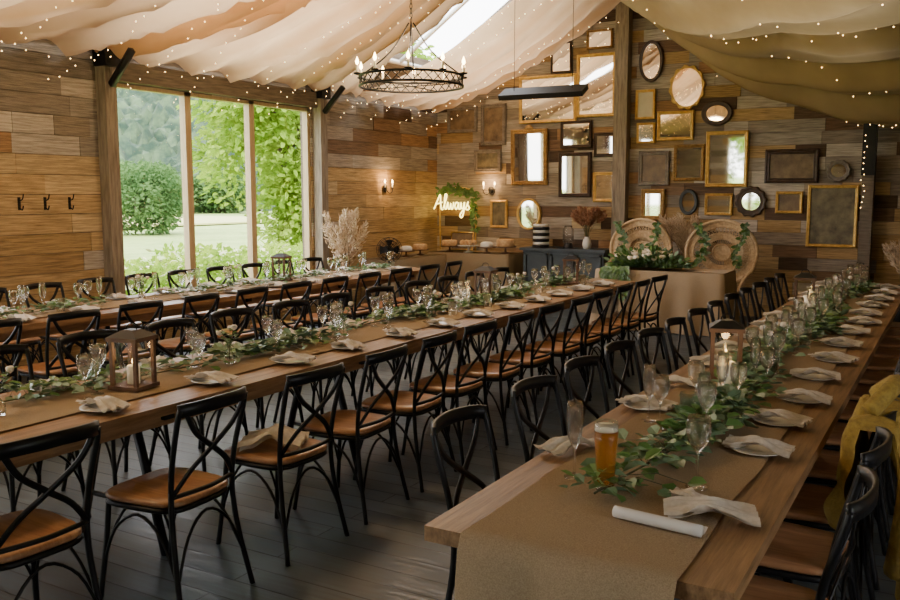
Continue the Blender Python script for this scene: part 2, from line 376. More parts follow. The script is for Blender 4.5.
# ---------------------------------------------------------------- chair
def chair_mesh():
    mb=MB()
    ring=[]
    for i in range(32):
        a=2*pi*i/32; c,s=math.cos(a),math.sin(a)
        x=.205*abs(c)**.45*(1 if c>0 else -1); y=.205*abs(s)**.45*(1 if s>0 else -1)
        x*=1-.07*(y/.2); ring.append((x,y))
    prof=[(.94,.447),(1,.455),(1,.468),(.965,.476),(.6,.472),(.0,.468)]
    vs=[];fs=[]
    for k,z in prof: vs+=[(x*k,y*k,z) for x,y in ring]
    for r in range(len(prof)-1):
        for j in range(32): j2=(j+1)%32; fs.append((r*32+j,r*32+j2,(r+1)*32+j2,(r+1)*32+j))
    fs.append(tuple(range(31,-1,-1)))
    mb.add(vs,fs,'seatwood',sm=True)
    mb.tube([(x*.95,y*.95,.435) for x,y in ring],.013,'iron',5,closed=True)
    for sx in(-1,1):
        mb.tube(cr([(sx*.175,-.17,.44),(sx*.185,-.185,.25),(sx*.205,-.215,0)],4),.0125,'iron',6)
        mb.tube(cr([(sx*.215,.255,0),(sx*.19,.205,.25),(sx*.18,.185,.45),(sx*.185,.20,.62),(sx*.195,.245,.80),(sx*.192,.262,.865)],4),.0125,'iron',6)
        mb.tube(cr([(sx*.195,-.20,.14),(sx*.185,-.13,.32),(sx*.18,0,.40),(sx*.185,.13,.32),(sx*.2,.225,.14)],4),.007,'iron',5)
    for y,z in((-.2,.14),(.225,.14)):
        mb.tube(cr([(-.2,y,z),(-.12,y*.94,.32),(0,y*.9,.40),(.12,y*.94,.32),(.2,y,z)],4),.007,'iron',5)
    for z,h in((.862,.03),):
        mb.tube(cr([(-.196,.255,z),(-.15,.285,z+.006),(-.07,.305,z+.01),(0,.31,z+.012),(.07,.305,z+.01),(.15,.285,z+.006),(.196,.255,z)],3),.036,'iron',4,flat=.28,ref=(0,0,1))
    mb.tube(cr([(-.18,.19,.50),(0,.215,.50),(.18,.19,.50)],5),.010,'iron',6)
    for sx in(-1,1):
        mb.tube(cr([(sx*.178,.192,.505),(sx*.10,.222,.60),(0,.245,.675),(-sx*.11,.262,.76),(-sx*.165,.272,.845)],4),.016,'iron',4,flat=.35,ref=(1,0,0))
    return mb.mesh('dining_chair')
CH=chair_mesh()
def chair(x,y,side,j=4):
    a={'r':-pi/2,'l':pi/2,'b':0,'f':pi}[side]
    inst(CH,'dining_chair',(x,y,0),a+math.radians(rnd(-j,j)))
ys=[1.88,2.55,3.22,3.80,4.37,4.93,5.48,6.03,6.58,7.12,7.66,8.2,8.75]
for i,yv in enumerate(ys): chair(-2.86-(.06 if i<1 else 0)+rnd(-.02,.03),yv,'r')
for k in range(13): chair(-4.12+rnd(-.03,.03),1.55+.6*k,'l')
for k in range(13): chair(-5.62+rnd(-.03,.03),2.2+.6*k,'r')
for k in range(12): chair(-6.98+rnd(-.02,.02),2.9+.55*k,'l')
for yv in [2.78,3.43,4.0,4.55,5.1,5.65,6.2,6.75,7.3,7.85,8.4,8.95,9.5]: chair(-1.30,yv,'l')
for yv in [2.66,3.2,3.72,4.3,4.9,5.48,6.03,6.58,7.12,7.66,8.2,8.75,9.3]: chair(-.47,yv,'r')

# ---------------------------------------------------------------- tables
def table(xc,y0,y1,w=.87):
    mb=MB(); n=4; bw=w/n
    for i in range(n):
        x=xc-w/2+bw*(i+.5); e0=rnd(-.012,.012); e1=rnd(-.012,.012)
        mb.bbox(x-bw/2+.002,x+bw/2-.002,y0+e0,y1+e1,.715,.76,'tablewood')
    for sx in(-1,1): mb.bbox(xc+sx*(w/2-.12)-.02,xc+sx*(w/2-.12)+.02,y0+.25,y1-.25,.64,.713,'tablewood')
    k=max(2,int((y1-y0)/1.5)+1)
    for i in range(k):
        y=y0+.35+(y1-y0-.7)*i/(k-1)
        for sx in(-1,1):
            mb.tube([(xc+sx*.10,y,.70),(xc+sx*.30,y,.0)],.022,'iron',4)
        mb.bbox(xc-.36,xc+.36,y-.03,y+.03,.67,.713,'iron'); mb.tube([(xc-.22,y,.22),(xc+.22,y,.22)],.014,'iron',4)
    return mb.obj('trestle_table')
table(-.845,2.07,10.2); table(-3.475,.9,9.35); table(-6.3,1.6,9.7)
def runner(xc,y0,y1,w,drop0=0,drop1=0):
    mb=MB(); Ln=y1-y0; tot=Ln+drop0+drop1
    def fn(u,t):
        d=u*tot-drop0; off=(t-.5)*w
        edge=.012*ncoh(d*2,off)
        if d<0:
            y=y0-.024-.035*abs(math.sin(off*11+1))*min(1,-d*6); z=.772+d; x=xc+off*(1+.05*d)+edge
        elif d>Ln: y=y1+.02; z=.768-(d-Ln); x=xc+off
        else: y=y0-.012+d; z=.767+.006*abs(ncoh(d*5,off*6)); x=xc+off+edge
        return (x,y,z)
    mb.grid(fn,int(tot*20),20,'burlap'); mb.obj('table_runner')
runner(-.845,2.06,10.22,.60,.55,.4); runner(-3.5,.88,9.37,.5,.4,.4); runner(-6.3,1.6,9.7,.45)

# ---------------------------------------------------------------- tableware
mb=MB(); mb.lathe([(0,.002),(.033,.002),(.034,.004),(.008,.010),(.0035,.02),(.0035,.10),(.010,.112),(.028,.135),(.036,.165),(.036,.19),(.031,.215),(.0298,.215),(.0345,.19),(.0345,.165),(.027,.137),(.006,.116),(0,.115)],(0,0,0),'glass',20); WG=mb.mesh('wine_glass')
mb=MB(); mb.lathe([(0,.002),(.031,.002),(.032,.004),(.007,.010),(.0035,.02),(.0035,.085),(.010,.10),(.021,.13),(.026,.17),(.0255,.21),(.022,.24),(.0208,.24),(.024,.21),(.0245,.17),(.0195,.132),(.006,.106),(0,.105)],(0,0,0),'glass',20); FL=mb.mesh('champagne_flute')
mb=MB(); mb.lathe([(0,.003),(.031,.003),(.033,.0),(.037,.10),(.036,.105),(.0345,.105),(.031,.012),(0,.012)],(0,0,0),'glass',18); TB=mb.mesh('water_tumbler')
mb=MB(); mb.lathe([(0,.004),(.05,.004),(.06,.006),(.085,.014),(.1,.019),(.101,.021),(.085,.018),(.058,.010),(0,.009)],(0,0,0),'china',32); PL=mb.mesh('side_plate')
def napkin_mesh(seed,L_=.24,W=.10):
    mb=MB()
    def fn(u,t):
        x=(u-.5)*L_; y=(t-.5)*W*(1+.35*abs(u-.5)*2-.25*math.exp(-((u-.5)/.12)**2))
        y+=.012*noise.noise(Vector((u*3,seed,0)))
        z=.012+.010*abs(math.sin(t*9+seed+u*2))+.014*noise.noise(Vector((u*4,t*5,seed)))+.022*math.exp(-((u-.5)/.25)**2)
        return (x,y,max(z,.003))
    mb.grid(fn,22,14,'linen')
    mb.grid(lambda u,t:(fn(u,t)[0]*.96+.006,fn(u,t)[1]*.9,max(.001,fn(u,t)[2]-.009)),14,8,'linen')
    return mb.mesh('linen_napkin')
NP=[napkin_mesh(s) for s in (1.3,4.1,7.7)]
def setting(x,y,inner,z=.768,j=.03,dens=.6):
    x+=rnd(-j,j)*.5; y+=rnd(-j,j)
    inst(PL,'side_plate',(x,y,z-.006))
    inst(random.choice(NP),'linen_napkin',(x,y,z+.008),rnd(-.35,.35))
    gx=x+inner*.2
    inst(WG,'wine_glass',(gx+rnd(-.02,.02),y+.10+rnd(-.03,.03),z))
    if random.random()<dens: inst(FL,'champagne_flute',(gx+rnd(-.02,.03)*inner+inner*.05,y+.19+rnd(-.02,.03),z))
    if random.random()<.15: inst(TB,'water_tumbler',(gx+inner*.0,y-.06+rnd(-.02,.02),z))
for yv in [3.25,3.72,4.2,4.77,5.34,5.9,6.45,7.0,7.55,8.1,8.65,9.2,9.75]: setting(-.585,yv,-1)
for yv in [3.72,4.85,5.4,5.95,6.5,7.05,8.15,8.7,9.3,9.85]: setting(-1.15,yv,1,dens=.4)
for yv in [1.9,2.55,3.22,3.8,4.37,4.93,5.48,6.03,6.58,7.12,7.66,8.2,8.75]:
    setting(-3.19,yv-.05,-1); setting(-3.76,yv+.08,1)
for k in range(13): setting(-6.04,2.3+.57*k,-1); setting(-6.56,2.5+.57*k,1)
inst(FL,'champagne_flute',(-1.06,2.66,.768),sc=1.08); inst(FL,'champagne_flute',(-1.07,3.5,.768)); inst(WG,'wine_glass',(-.68,2.76,.768),sc=1.1); inst(WG,'wine_glass',(-1.0,3.42,.768))
inst(NP[1],'linen_napkin',(-.58,2.52,.768),.3,sc=1.1); inst(NP[0],'linen_napkin',(-.66,2.60,.775),-.5,sc=.7); inst(NP[2],'linen_napkin',(-1.20,2.96,.768),1.2); inst(NP[0],'linen_napkin',(-1.14,4.24,.768),.2)
mb=MB(); mb.lathe([(0,.004),(.027,.004),(.029,.0),(.031,.05),(.034,.12),(.038,.165),(.0385,.20),(.037,.222),(.0358,.222),(.036,.20),(.0355,.165),(.031,.12),(.028,.05),(.026,.012),(0,.012)],(0,0,0),'glass',24)
mb.lathe([(0,.0125),(.0262,.0125),(.0282,.05),(.0312,.12),(.0356,.165),(.036,.192),(0,.192)],(0,0,0),'beer',24); mb.lathe([(0,.1925),(.0358,.1925),(.0356,.210),(0,.212)],(0,0,0),'foam',24)
mb.obj('pint_of_beer',(-.93,2.60,.768))
mb=MB(); mb.tube([(-.13,0,.02),(-.1,0,.02),(.1,0,.02),(.13,0,.02)],.017,'paper',14); mb.grid(lambda u,t:((u-.5)*.26,.015+.035*t,.005+.012*t*t),4,4,'paper'); mb.obj('rolled_paper_scroll',(-.69,2.36,.768),-.12)
def bud_vase():
    mb=MB(); mb.lathe([(0,.003),(.028,.003),(.032,.02),(.03,.05),(.012,.075),(.011,.10),(.015,.108),(.0135,.106),(.0095,.098),(.010,.075),(.028,.05),(.030,.02),(0,.007)],(0,0,0),'glass',16)
    for i in range(5):
        a=i*1.26+.3; e=Vector((.06*math.cos(a),.06*math.sin(a),.17+.02*(i%3))); pts=cr([(0,0,.02),(0.004*math.cos(a),.004*math.sin(a),.10),e],4); mb.tube(pts,.0015,'stem',3)
        for j in range(7): p=Vector((0,0,.1)).lerp(e,j/6); mb.leaf(p,(math.cos(a+j*2),math.sin(a+j*2),.5),(0,0,1),.035,.022,'euc' if i%2 else 'euc2')
        if i%2==0: mb.lathe([(0,-.015),(.014,-.006),(.018,.006),(.012,.016),(0,.012)],e,'rose',8,mod=lambda a,z:1+.12*math.sin(a*5+z*90))
    return mb.mesh('bud_vase')
BV=bud_vase()
for x,y in [(-3.48,2.2),(-3.46,3.55),(-3.5,4.65),(-3.48,5.75),(-3.5,7.35),(-3.5,8.0),(-.86,5.1),(-.86,6.2),(-.86,8.4),(-6.3,3.3),(-6.3,5.4),(-6.3,6.5),(-6.3,8.3)]: inst(BV,'bud_vase',(x,y,.77),rnd(0,6))
M['lwood']=mat('lantern_wood',(.09,.045,.025),(.17,.09,.05),scale=10,rough=.6)
def lantern_mesh(w=.17,h=.30,name='wooden_lantern'):
    mb=MB(); mb.bbox(-w/2,w/2,-w/2,w/2,0,.02,'lwood'); mb.bbox(-w/2,w/2,-w/2,w/2,h-.055,h-.035,'lwood')
    for a in(-1,1):
        for b_ in(-1,1): mb.bbox(a*(w/2-.018)-.009,a*(w/2-.018)+.009,b_*(w/2-.018)-.009,b_*(w/2-.018)+.009,.02,h-.055,'lwood')
    q=w/2-.012
    mb.add([(-w/2,-w/2,h-.035),(w/2,-w/2,h-.035),(w/2,w/2,h-.035),(-w/2,w/2,h-.035),(-.03,-.03,h),(.03,-.03,h),(.03,.03,h),(-.03,.03,h)],[(0,1,5,4),(1,2,6,5),(2,3,7,6),(3,0,4,7),(4,5,6,7)],'iron')
    mb.tube([(.03*math.cos(a*pi/8),0,h+.03*math.sin(a*pi/8)) for a in range(9)],.003,'iron',5)
    for sx,sy in((1,0),(-1,0),(0,1),(0,-1)):
        if sx: mb.bbox(sx*q-.001,sx*q+.001,-q+.01,q-.01,.02,h-.055,'pane')
        else: mb.bbox(-q+.01,q-.01,sy*q-.001,sy*q+.001,.02,h-.055,'pane')
    return mb.mesh(name)
LT=lantern_mesh()
def candle_mesh(r,h):
    mb=MB(); mb.lathe([(0,0),(r,0),(r,h-.004),(r-.005,h),(r*.6,h-.008),(0,h-.010)],(0,0,0),'wax',20)
    mb.tube([(0,0,h-.01),(0,0,h+.006)],.0015,'iron',4); mb.lathe([(0,h+.002),(.006,h+.012),(.0065,h+.018),(.003,h+.032),(0,h+.042)],(0,0,0),'flame',10)
    return mb.mesh('pillar_candle')
CA=candle_mesh(.04,.13); CB=candle_mesh(.03,.09)
def candle_light(p,e=1.2):
    l=bpy.data.lights.new('candle_glow','POINT'); l.energy=e; l.color=(1,.6,.25); l.shadow_soft_size=.02; o=bpy.data.objects.new('candle_glow',l); o.location=p; col.objects.link(o)
inst(LT,'wooden_lantern',(-.99,4.52,.774),.25); inst(CA,'pillar_candle',(-.93,4.28,.774)); inst(CB,'pillar_candle',(-.99,4.52,.795)); candle_light((-.93,4.28,.98),.5)
inst(LT,'wooden_lantern',(-1.06,7.6,.774),.1); inst(CA,'pillar_candle',(-.98,7.3,.774),sc=1.15)
inst(LT,'wooden_lantern',(-3.42,2.86,.774),.2,sc=(1,1,.95)); inst(CB,'pillar_candle',(-3.42,2.86,.795)); candle_light((-3.42,2.86,.96),.4)
inst(LT,'wooden_lantern',(-3.62,6.9,.774),.1); inst(CA,'pillar_candle',(-3.6,6.5,.774)); inst(LT,'wooden_lantern',(-3.5,8.6,.774),.3); inst(LT,'wooden_lantern',(-6.35,7.34,.774),.2)

# garlands
def garland(name,xc,y0,y1,dens,wid,Ls,z=.77,amp=.06,clumps=None,even=0):
    mb=MB(); n=int((y1-y0)*6); pts=[]
    for i in range(n+1):
        y=y0+(y1-y0)*i/n; pts.append(Vector((xc+amp*math.sin(y*2.1)+.04*ncoh(y,3.3,1.3),y,z+.015)))
    mb.tube(pts,.004,'stem',5)
    for i in range(int((y1-y0)*dens)):
        t=rnd(0,1)*(n-1); k=int(t); p=pts[k].lerp(pts[k+1],t-k)
        den=.25+.55*math.sin(p.y*4.3+xc)+.9*ncoh(p.y,1.7,1.1)
        if random.random()>max(even,den+.38): continue
        a=rnd(0,2*pi); rr=abs(random.gauss(0,wid)); q=p+Vector((math.cos(a)*rr,math.sin(a)*rr*.8,rnd(0,.065)*max(.2,1-rr/.2)))
        d=Vector((math.cos(a+rnd(-.8,.8)),math.sin(a+rnd(-.8,.8)),rnd(-.15,.55)))
        L_=rnd(*Ls); mb.leaf(q,d,(rnd(-.5,.5),rnd(-.5,.5),1),L_,L_*rnd(.5,.85),'euc' if random.random()<.6 else 'euc2')
        if rr>.05 and random.random()<.3: mb.tube([p,(p+q)/2+Vector((0,0,.02)),q],.0015,'stem',3)
    for i in range(int((y1-y0)*.8)):
        if clumps:
            y=rnd(y0,y1); c=(xc+rnd(-.08,.08),y,z+.03)
            mb.lathe([(0,-.02),(.02,-.01),(.028,.008),(.02,.022),(.008,.02),(0,.012)],c,'rose',10,mod=lambda a,z:1+.12*math.sin(a*5+z*90))
    mb.obj(name)
garland('eucalyptus_garland',-.87,2.50,9.9,400,.07,(.04,.08),even=.55)
garland('eucalyptus_garland',-3.58,1.0,9.2,340,.075,(.04,.08),clumps=True,even=.2)
garland('eucalyptus_garland',-6.3,1.8,9.5,170,.07,(.035,.07))

# ---------------------------------------------------------------- head table + peacock chairs
mb=MB(); hx0,hx1,hy0,hy1=-3.98,-2.4,10.65,11.25
def cloth(mb,x0,x1,y0,y1,zt,k,amp=.02,fq=9):
    per=[]; 
    for (a,b) in (((x0,y0),(x1,y0)),((x1,y0),(x1,y1)),((x1,y1),(x0,y1)),((x0,y1),(x0,y0))):
        L_=math.hypot(b[0]-a[0],b[1]-a[1]); n=int(L_*22)
        for i in range(n): t=i/n; per.append((a[0]+(b[0]-a[0])*t,a[1]+(b[1]-a[1])*t))
    N=len(per); cx,cy=(x0+x1)/2,(y0+y1)/2; vs=[];fs=[]
    zs=[zt,zt-.01,zt-.2,zt-.45,.012]
    for r,zv in enumerate(zs):
        for i,(px,py) in enumerate(per):
            o=0 if r==0 else (.012+(zt-zv)*amp*5*(.5+.5*math.sin(i*fq*.09+2*ncoh(px*2,py*2))))
            dx=(1 if px>=x1-.01 else -1 if px<=x0+.01 else 0); dy=(1 if py>=y1-.01 else -1 if py<=y0+.01 else 0)
            vs.append((px+dx*o,py+dy*o,zv))
    for r in range(len(zs)-1):
        for i in range(N): i2=(i+1)%N; fs.append((r*N+i,r*N+i2,(r+1)*N+i2,(r+1)*N+i))
    fs.append(tuple(range(N))); mb.add(vs,fs,k,sm=True)
cloth(mb,hx0,hx1,hy0,hy1,.77,'burlap'); mb.obj('burlap_head_table')
def bouquet(name,c,rx,ry,rz,n,Ls,flowers=8,ks=('euc','euc2'),fk='rose'):
    mb=MB()
    for i in range(n):
        a=rnd(0,2*pi); e=rnd(-.1,1); r=rnd(.3,1)
        d=Vector((math.cos(a)*math.sqrt(max(0,1-e*e))*rx,math.sin(a)*math.sqrt(max(0,1-e*e))*ry,abs(e)*rz))*r
        L_=rnd(*Ls); mb.leaf(d,(d.x/rx,d.y/ry,d.z/rz+.2),(rnd(-1,1),rnd(-1,1),1),L_,L_*.6,random.choice(ks))
    for i in range(flowers):
        a=rnd(0,2*pi); r=rnd(0,.8); cc=(math.cos(a)*r*rx,math.sin(a)*r*ry,rz*(1-r*r*.7)*.95)
        mb.lathe([(0,-.03),(.03,-.015),(.042,.01),(.03,.03),(.012,.028),(0,.015)],cc,fk,10,mod=lambda a,z:1+.13*math.sin(a*5+z*80))
    return mb.obj(name,c)
bouquet('floral_centrepiece',(-3.42,10.92,.785),.55,.22,.22,800,(.06,.11),60)
mb=MB()
for i in range(400):
    y=rnd(0,1); mb.leaf((-3.9+rnd(0,.35),10.62-rnd(0,.05),.78-y*y*.35+rnd(0,.04)),(rnd(-1,1),-.6,-.7),(0,-1,.5),rnd(.05,.09),.045,random.choice(('euc','euc2')))
mb.obj('trailing_foliage')
def peacock():
    mb=MB(); cz=.93; rx,rz=.46,.43
    P=lambda a,k:(math.sin(a)*rx*k,.30+.10*(1-abs(math.sin(a))*k*.6), cz+math.cos(a)*rz*k)
    for k,r in((1,.026),(.93,.008),(.80,.010),(.62,.008),(.60,.008),(.42,.007),(.26,.012)):
        mb.tube([P(2*pi*i/40,k) for i in range(40)],r,'wicker',5,closed=True)
    for i in range(44):
        a=2*pi*i/44; mb.tube([P(a,.24),P(a+.02,.6),P(a,.99)],.0055,'wicker',4)
    def band(k0,k1):
        mb.grid(lambda u,t:P(2*pi*u,k0+(k1-k0)*t),40,2,'wicker')
    band(.80,.93); band(.42,.60); band(.0001,.26)
    for i in range(60):
        a=2*pi*i/60; a2=a+.2; mb.tube([P(a,.62),P(a2,.8)],.003,'wicker',3); mb.tube([P(a2,.62),P(a,.8)],.003,'wicker',3)
    mb.lathe([(0,.46),(.25,.46),(.27,.45),(.27,.41),(.2,.30),(.15,.22),(.2,.1),(.27,.03),(.28,0)],(0,0,0),'wicker',28)
    mb.tube([(.28*math.cos(2*pi*i/28),.28*math.sin(2*pi*i/28),.44) for i in range(28)],.02,'wicker',5,closed=True)
    for s in(-1,1):
        mb.tube(cr([(s*.44,.36,.80),(s*.42,.15,.70),(s*.36,-.08,.64),(s*.27,-.12,.44)],5),.022,'wicker',6)
        mb.tube([(s*.25,.15,.42),(s*.3,.34,.62)],.015,'wicker',5)
    for i in range(150):
        t=rnd(0,1); sd=-1 if i%2 else 1; q=Vector((sd*.26+.06*math.sin(t*5+sd)+rnd(-.03,.03),.24,1.33-.55*t)); mb.leaf(q,(rnd(-1,1),-.4,rnd(-1,.3)),(0,-1,0),rnd(.05,.09),.045,random.choice(('euc','euc2')))
    return mb.mesh('peacock_chair')
PC=peacock()
inst(PC,'peacock_chair',(-3.93,11.75,0),-.15); inst(PC,'peacock_chair',(-2.72,11.75,0),.12)

# ---------------------------------------------------------------- back furniture
mb=MB(); mb.bbox(-5.8,-4.5,12.3,12.74,.06,.86,'cabinet'); mb.bbox(-5.84,-4.46,12.25,12.76,.86,.9,'cabinet'); mb.bbox(-5.82,-4.48,12.28,12.75,0,.07,'cabinet')
for i in range(3):
    x=-5.58+.43*i
    for (a,b,c,d) in((x-.19,x+.19,.12,.15),(x-.19,x+.19,.79,.82),(x-.19,x-.16,.12,.82),(x+.16,x+.19,.12,.82)): mb.bbox(a,b,12.27,12.3,c,d,'cabinet')
    mb.lathe([(0,0),(.014,.0),(.014,.012),(0,.016)],(x+.12,12.26,.5),'gold',8)
mb.obj('painted_sideboard')
mb=MB(); cloth(mb,-7.35,-5.95,12.05,12.68,.80,'burlapdark'); mb.obj('burlap_buffet_table')
mb=MB(); cloth(mb,-7.5,-6.95,10.45,11.9,.78,'burlapdark'); mb.obj('burlap_buffet_table')
def cakestand(kind):
    mb=MB(); mb.lathe([(0,0),(.06,0),(.055,.01),(.015,.02),(.012,.06),(.02,.07),(.13,.075),(.135,.085),(0,.085)],(0,0,0),'lwood' if kind!=1 else 'china',24)
    o=-.03
    if kind==0: mb.lathe([(0,.115+o),(.105,.116+o),(.11,.13+o),(.11,.19+o),(.1,.2+o),(0,.203+o)],(0,0,0),'cake',24)
    elif kind==1:
        for i in range(9):
            a=i*2*pi/8; r=.075 if i<8 else 0
            mb.lathe([(0,.115+o),(.02,.116+o),(.028,.14+o),(.03,.15+o),(.018,.17+o),(0,.175+o)],(r*math.cos(a),r*math.sin(a),0),'cake',10)
    else: mb.lathe([(0,.115+o),(.09,.116+o),(.095,.13+o),(.09,.17+o),(.06,.19+o),(0,.195+o)],(0,0,0),'white',20,mod=lambda a,z:1+.05*math.sin(a*8))
    return mb.mesh('cake_stand')
for i,(x,y,s_) in enumerate([(-7.05,12.2,1.1),(-6.72,12.22,1.35),(-6.38,12.2,1.1),(-6.08,12.25,1.3)]): inst(cakestand(i%3),'cake_stand',(x,y,.80),sc=s_)
for i,(x,y) in enumerate([(-7.2,10.75),(-7.2,11.15),(-7.2,11.55)]): inst(cakestand((i+1)%3),'cake_stand',(x,y,.78))
mb=MB()
for i in range(8): mb.lathe([(0,i*.045),(.13-.006*(i%2),i*.045),(.13-.006*(i%2),i*.045+.043),(0,i*.045+.044)],(0,0,0),'white' if i%2 else 'iron',24)
mb.obj('banded_drum',(-5.57,12.45,.90))
def vase(name,loc,h,plumes,k,spread,ph,vr=.07,fat=.022,nl=80,vk='white'):
    mb=MB(); mb.lathe([(0,0),(vr*.7,0),(vr,h*.35),(vr*.8,h*.75),(vr*.5,h*.9),(vr*.62,h),(vr*.5,h*.98),(0,h*.5)],(0,0,0),vk,18)
    for i in range(plumes):
        a=rnd(0,2*pi); r=rnd(.2,1)*spread; H=h+ph*rnd(.65,1); e=Vector((math.cos(a)*r,math.sin(a)*r*.5,H)); b0=Vector((0,0,h*.6)); m=Vector((e.x*.35,e.y*.35,(h+H)/2))
        pts=cr([b0,m,e],5); mb.tube(pts,.002,'stem',3)
        L_=.34*ph/.5 if fat>.03 else .16; d=(e-m).normalized()
        for j in range(nl):
            t=j/nl; q=e-d*L_*(t)+Vector((rnd(-1,1),rnd(-1,1),rnd(-1,1)))*fat*math.sin(pi*min(1,t*.85+.12)); mb.leaf(q,(d+Vector((rnd(-.7,.7),rnd(-.7,.7),rnd(-.5,.2)))),(rnd(-1,1),rnd(-1,1),rnd(-1,1)),rnd(.04,.08),.016,k)
    mb.obj(name,loc)
vase('dried_flower_vase',(-4.82,12.45,.90),.18,34,'dried',.3,.42)
vase('pampas_vase',(-3.33,12.35,0),.75,22,'pampas',.42,.66,.11,fat=.045,nl=110,vk='iron')
vase('pampas_vase',(-7.08,9.45,0),.6,15,'pampas',.34,.9,.11,fat=.055,nl=170,vk='iron')
vase('pampas_vase',(-.55,12.1,0),.6,14,'pampas',.3,.5,.11,fat=.045,nl=110,vk='iron')
mb=MB(); mb.lathe([(0,.08),(.08,.08),(.085,.1),(.085,.28),(.06,.32),(.06,.34),(.055,.32),(.08,.27),(.08,.1),(0,.09)],(0,0,0),'glass',20); mb.lathe([(0,0),(.08,0),(.07,.02),(.06,.08),(0,.08)],(0,0,0),'iron',16); mb.obj('drinks_dispenser',(-5.12,12.45,.90))
mb=MB(); mb.lathe([(0,0),(.18,0),(.17,.02),(.02,.04),(.015,.06)],(0,0,0),'iron',20); mb.tube([(0,0,.04),(0,0,.8)],.014,'iron',8)
for k in(.17,.13,.09,.05):
    for dx in(-.04,.05): mb.tube([(dx+(.0),k*math.cos(2*pi*i/24),.95+k*math.sin(2*pi*i/24)) for i in range(24)],.004,'iron',4,closed=True)
for i in range(16):
    a=2*pi*i/16; mb.tube([(.06,0,.95),(.055,.12*math.cos(a),.95+.12*math.sin(a)),(.005,.175*math.cos(a),.95+.175*math.sin(a)),(-.05,.1*math.cos(a),.95+.1*math.sin(a)),(-.06,0,.95)],.003,'iron',4)
for i in range(4):
    a=pi/2*i; mb.grid(lambda u,t,a=a:(.02*(t-.5)*2,(.02+.12*u)*math.cos(a+(t-.5)*.9),.95+(.02+.12*u)*math.sin(a+(t-.5)*.9)),4,4,'iron')
mb.tube([(-.16,0,.95),(-.02,0,.95)],.05,'iron',12); mb.tube([(-.1,0,.8),(-.1,0,.93)],.02,'iron',8); mb.obj('pedestal_fan',(-6.80,10.1,0),-.7)

# ---------------------------------------------------------------- mirrors / frames
def frame(name,cx,cz,w,h,shape,fk,ik,fw=.05,dep=.045,tilt=0,orn=0,yaw=0):
    mb=MB(); n=64 if shape!='rect' else 4
    def ring(ins,y):
        hw,hh=w/2-ins,h/2-ins
        if shape=='rect': return [(-hw,y,-hh),(hw,y,-hh),(hw,y,hh),(-hw,y,hh)]
        o=[]
        for i in range(n):
            a=2*pi*i/n; k=1+orn*.05*(math.sin(a*12)) *(1 if ins<fw*.5 else 0)
            o.append((hw*k*math.cos(a),y,hh*k*math.sin(a)))
        return o
    rings=[(0,0),(0,-dep*.6),(fw*.12,-dep*.9),(fw*.3,-dep),(fw*.45,-dep*.8),(fw*.6,-dep*.75),(fw*.8,-dep*.9),(fw*.9,-dep*.85),(fw,-dep*.45)]
    vs=[];fs=[]
    for a,b in rings: vs+=ring(a,b)
    for r in range(len(rings)-1):
        for j in range(n): j2=(j+1)%n; fs.append((r*n+j,r*n+j2,(r+1)*n+j2,(r+1)*n+j))
    mb.add(vs,fs,fk,sm=(n>4)); mb.add(ring(fw-.002,-dep*.47),[tuple(range(n))],ik)
    mb.add(ring(0,0),[tuple(range(n-1,-1,-1))],'darkframe')
    if shape=='rect' and orn:
        per=2*(w+h); k=int(per/.045)
        for i in range(k):
            d=per*i/k
            if d<w: q=(-w/2+d,-h/2)
            elif d<w+h: q=(w/2,-h/2+d-w)
            elif d<2*w+h: q=(w/2-(d-w-h),h/2)
            else: q=(-w/2,h/2-(d-2*w-h))
            q=(q[0]*(1-fw*.7/w),q[1]*(1-fw*.7/h)); r=.014
            mb.lathe([(0,-r*.8),(r*.8,-r*.4),(r,0),(r*.8,r*.5),(0,r)],(q[0],-dep*.9,q[1]),fk,6)
    if orn and h>.7 and shape=='rect':
        mb.lathe([(0,-.03),(.05,-.02),(.06,.0),(.03,.04),(0,.06)],(0,-dep*.6,h/2+.01),fk,12,sx=1.4,sy=.35)
    base=YB-.034
    inst(mb.mesh(name),name,(cx,base-.5*h*math.sin(tilt),cz),rot=(tilt,0,yaw))
G,G2,D,GR='gold','gilt2','darkframe','greyframe'
